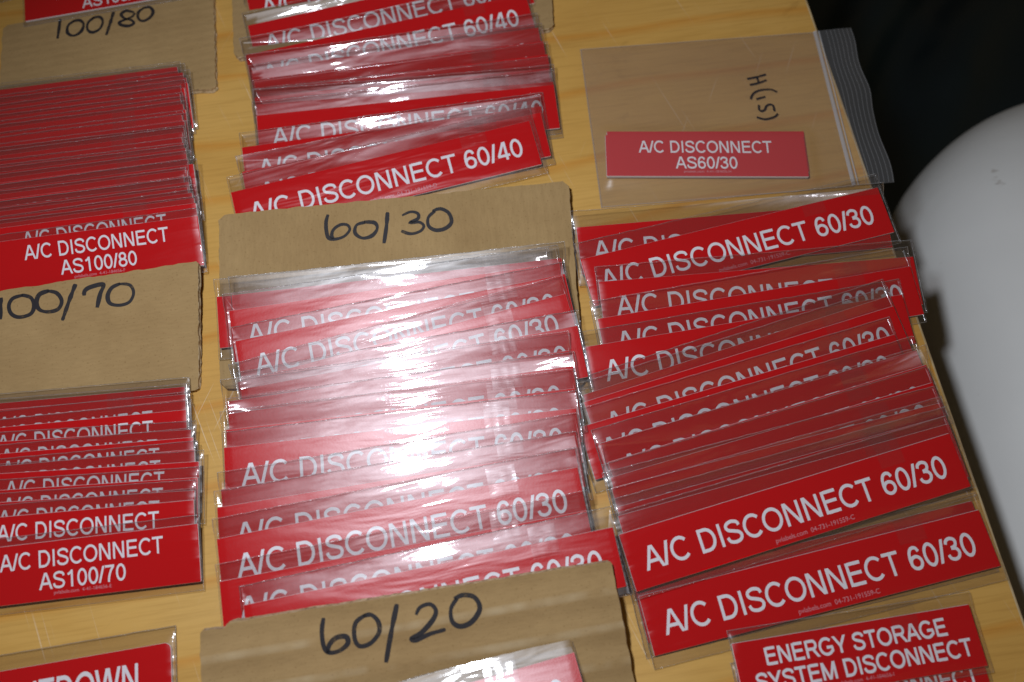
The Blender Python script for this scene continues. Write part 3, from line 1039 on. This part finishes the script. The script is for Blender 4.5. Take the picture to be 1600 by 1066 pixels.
# ------------------------------------------------------------------ fan of 60/30 placards along the table edge
R_ = [((904, 355), (1376, 315)), ((908, 405), (1370, 293)), ((938, 440), (1424, 401)), ((934, 498), (1421, 416)), ((927, 540), (1397, 462)),
      ((914, 616), (1386, 463)), ((916, 627), (1392, 479)), ((907, 667), (1395, 523)), ((940, 692), (1428, 548)), ((951, 722), (1446, 570)), ((955, 746), (1455, 598)),
      ((958, 762), (1466, 630)), ((965, 792), (1476, 650)), ((966, 806), (1482, 662)), ((968, 835), (1482, 677))]
RL = {0: 'rearmost 60/30 placard of the edge fan, peeking out below the plastic bag',
      1: 'readable steeply tilted 60/30 placard at the top of the edge fan, below the bag',
      2: 'edge-fan 60/30 placard whose corner overhangs the table edge beside the white tank',
      3: 'edge-fan 60/30 placard with A/C DISCONNEC cut low, second below the tilted readable one',
      4: 'edge-fan 60/30 placard with A/C DISCO under crossing sleeve edges, third below tilted one',
      6: 'edge-fan 60/30 placard showing a bright bare red band above NECT letter tops',
      7: 'edge-fan 60/30 placard whose bare red end juts toward the middle fan',
      14: 'fully readable 60/30 placard with a white top edge, second from the fan bottom'}
items = []
for i, (l, r) in enumerate(R_):
    lab = RL.get(i) or 'red 60/30 placard in the edge fan, %s above the white-edged readable one' % ORD[len(R_) - 2 - i]
    items.append(('60/30', l, r, 'M', lab))
fan(items, 15.5, 7.0, 1.35 * MM, table_z, '60/30 placards fanned along the table edge')
items = [('60/30', (990, 912), (1517, 783), 'M', 'mostly hidden 60/30 placard directly under the lowest readable one'),
         ('60/30', (1000, 931), (1527, 797), 'M', 'lowest fully readable 60/30 placard, nearest the energy storage placards')]
fan(items, 13.5, 3.0, 1.4 * MM, table_z, '60/30 placards fanned along the table edge')

# two ENERGY STORAGE placards, the lower one sticking out from under the upper one
items = [('storage', (1156, 1047), (1516, 988), 'M', 'ENERGY STORAGE placard mostly hidden, cut off by the bottom of the photo'),
         ('storage', (1148, 1005), (1509, 945), 'M', 'readable ENERGY STORAGE SYSTEM DISCONNECT placard lying on top of its twin')]
fan(items, 9, 1.5, 1.4 * MM, table_z, 'energy storage placards')

# AS100/90 placard lying across the 100/80 card, and its neighbour at the photo's corner
up80 = lambda p: T_CARD + 0.4 * MM
e1, e2, n_ = plane_axes(math.radians(8), math.radians(1.0))
fan([('100/90', (27, -20), (337, -73), 'M', 'AS100/90 placard lying on the 100/80 cardboard, cut by the top of the photo')], 8, 1.0, 1.4 * MM, up80, 'AS100/90 placards')
fan([('100/90', (-8, -58), (300, -134), 'L', 'placard corner with a white lower edge, cut off at the photo corner')], 13, 0.6, 1.4 * MM, table_z, 'AS100/90 placards')

# red SHUTDOWN placard, only its corner in frame
fan([('shutdown', (-330, 1106), (267, 1003), 'R', 'large red SHUTDOWN placard with rounded corner beside the 60/20 cardboard')], 8, 0.8, 1.4 * MM, table_z, None)

# ------------------------------------------------------------------ zip bag with two AS60/30 placards inside
def build_bag():
    root = link('zip_bag', None)
    q = [spot(906, 78), spot(1329, 47), spot(1395, 288), spot(939, 326)]
    root.location = q[3]
    tag(root, 'milky clear zip bag with two placards inside, overhanging the table edge', 'plastic bag')
    o = q[3]
    plate_c = (spot(944, 218) + spot(1261, 280)) / 2
    pu = (spot(1253, 219) - spot(944, 218)).normalized()
    pv = Vector((-pu.y, pu.x, 0))
    def P(u, v):      # u along the bag to its mouth, v from bottom to top
        a = q[3].lerp(q[2], u); b = q[0].lerp(q[1], u)
        return a.lerp(b, v)
    UZ = 0.868        # where the zip runs
    def height(p):
        r = p - plate_c
        dx = max(abs(r.dot(pu)) - SHORT[0] / 2, 0); dy = max(abs(r.dot(pv)) - SHORT[1] / 2, 0)
        d = math.hypot(dx, dy) / (9 * MM)
        k = max(0.0, 1 - d)
        k = k * k * (3 - 2 * k)
        return 0.9 * MM + 2.75 * MM * k + 0.7 * MM * (noise.noise(p * 26) + 0.5 * noise.noise(p * 70)) * (1 - 0.85 * k) + 0.35 * MM
    def wavy(u, v):   # the mouth edge flutters
        return (0.016 * math.exp(-((v - 0.60) / 0.10) ** 2) - 0.010 * math.exp(-((v - 0.80) / 0.10) ** 2) + 0.003 * math.sin(v * 17)) * max(0, (u - UZ) / (1 - UZ))
    def sheet(u0, u1, nu, nv, zfun):
        bm = bmesh.new()
        g = []
        for j in range(nv + 1):
            row = []
            for i in range(nu + 1):
                u, v = u0 + (u1 - u0) * i / nu, j / nv
                p = P(u + wavy(u, v), v)
                z = zfun(p, u, v)
                row.append(bm.verts.new((p.x - o.x, p.y - o.y, z)))
            g.append(row)
        for j in range(nv):
            for i in range(nu):
                f = bm.faces.new((g[j][i], g[j][i + 1], g[j + 1][i + 1], g[j + 1][i]))
        return bm, g
    def zfront(p, u, v):
        e = min(1.0, min(v, 1 - v) * 22, u * 26)
        return 0.45 * MM + (height(p) - 0.45 * MM) * e
    bm, g = sheet(0, UZ, 64, 44, zfront)
    front = link('front_film', mesh_from(bm, 'front_film', [M_POLY], smooth=True), root)
    bm, g = sheet(0, UZ, 12, 12, lambda p, u, v: 0.22 * MM)
    link('back_film', mesh_from(bm, 'back_film', [M_FILM], smooth=True), root)
    # open mouth flap beyond the zip, hanging a little over the table edge, finely ribbed
    def zflap(p, u, v):
        k = (u - UZ) / (1 - UZ)
        return 1.1 * MM - 1.5 * MM * k * k + 1.6 * MM * k * math.sin(v * 8 + 0.7) + 1.2 * MM * k
    bm, g = sheet(UZ, 1.0, 14, 40, zflap)
    bm2 = bm
    link('mouth_flap', mesh_from(bm2, 'mouth_flap', [M_POLY], smooth=True), root)
    # ribs of the mouth and the zip rails
    def rib(us, half, lift, name, mat):
        bm = bmesh.new()
        for u0 in us:
            prev = None
            for j in range(41):
                v = 0.004 + 0.992 * j / 40
                zf = zflap if u0 > UZ + 0.004 else zfront
                vs = []
                for du, dz in ((-half, 0.05), (-half * 0.5, lift), (half * 0.5, lift), (half, 0.05)):
                    p = P(u0 + du + wavy(u0, v), v)
                    z = (zflap(p, max(u0, UZ), v) if u0 > UZ - 0.01 else zfront(p, u0, v)) + dz * MM
                    vs.append(bm.verts.new((p.x - o.x, p.y - o.y, z)))
                if prev:
                    for k in range(3): bm.faces.new((prev[k], prev[k + 1], vs[k + 1], vs[k]))
                prev = vs
        facing_up(bm)
        return link(name, mesh_from(bm, name, [mat], smooth=True), root)
    rib([UZ - 0.004], 0.0075, 1.0, 'zip_rail', M_ZIP)
    rib([UZ + 0.010], 0.0022, 0.5, 'zip_rail', M_ZIP)
    rib([0.905, 0.920, 0.935, 0.950, 0.965, 0.981, 0.9965], 0.0011, 0.18, 'mouth_ribs', M_HEM)
    rib([0.003], 0.0022, 0.25, 'side_seam', M_HEM)
    for vv in (0.004, 0.996):
        bmv = bmesh.new()
        prev = None
        for i in range(61):
            u = UZ * i / 60
            a = P(u, vv - 0.003); b = P(u, vv + 0.003)
            z = 0.75 * MM
            vs = [bmv.verts.new((a.x - o.x, a.y - o.y, z)), bmv.verts.new((b.x - o.x, b.y - o.y, z))]
            if prev: bmv.faces.new((prev[0], vs[0], vs[1], prev[1]))
            prev = vs
        facing_up(bmv)
        link('edge_seam', mesh_from(bmv, 'edge_seam', [M_HEM]), root)
    # the marker note written on the film, read from the side
    strokes = zoomed(880, 20, 2.963, [
        [(848, 313), (892, 304), (935, 292)], [(860, 341), (900, 332), (938, 318)], [(893, 303), (903, 333)],
        [(986, 374), (955, 362), (905, 366), (876, 382), (864, 407)], [(890, 407), (932, 395)],
        [(903, 434), (903, 452), (915, 462), (930, 455), (936, 440), (950, 431), (968, 436), (975, 462)],
        [(991, 474), (972, 490), (930, 500), (893, 490)]])
    bm = bmesh.new()
    for k, st in enumerate(strokes):
        p2 = [tuple((spot(x, y) - o).to_2d()) for x, y in st]
        p2 = catmull(p2, 6) if len(p2) > 2 else [tuple(Vector(p2[0]).lerp(Vector(p2[1]), i / 6)) for i in range(7)]
        ribbon(bm, p2, 0.62 * MM, 0, lambda x, y, z, k=k: (x, y, height(Vector((x + o.x, y + o.y, 0))) + 0.15 * MM + k * 0.01 * MM))
    facing_up(bm)
    link('handwriting', mesh_from(bm, 'handwriting', [M_INK]), root)
    # the placards inside
    for (dx, dy, z, rot, lab) in ((1.2, 3.5, 0.35, 0.3, 'bare AS60/30 placard underneath in the zip bag, its top edge showing'),
                                  (0, 0, 0.35 + 1.55, 0, 'bare readable AS60/30 placard on top inside the zip bag')):
        yaw = math.atan2(pu.y, pu.x) + math.radians(rot)
        M = Matrix.Translation(Vector((plate_c.x, plate_c.y, z * MM)) + pu * dx * MM + pv * dy * MM) @ Matrix.Rotation(yaw, 4, 'Z')
        placard('AS60/30', M, lab, 'bagged AS60/30 placards', sleeve=False, name='bare_placard')


build_bag()
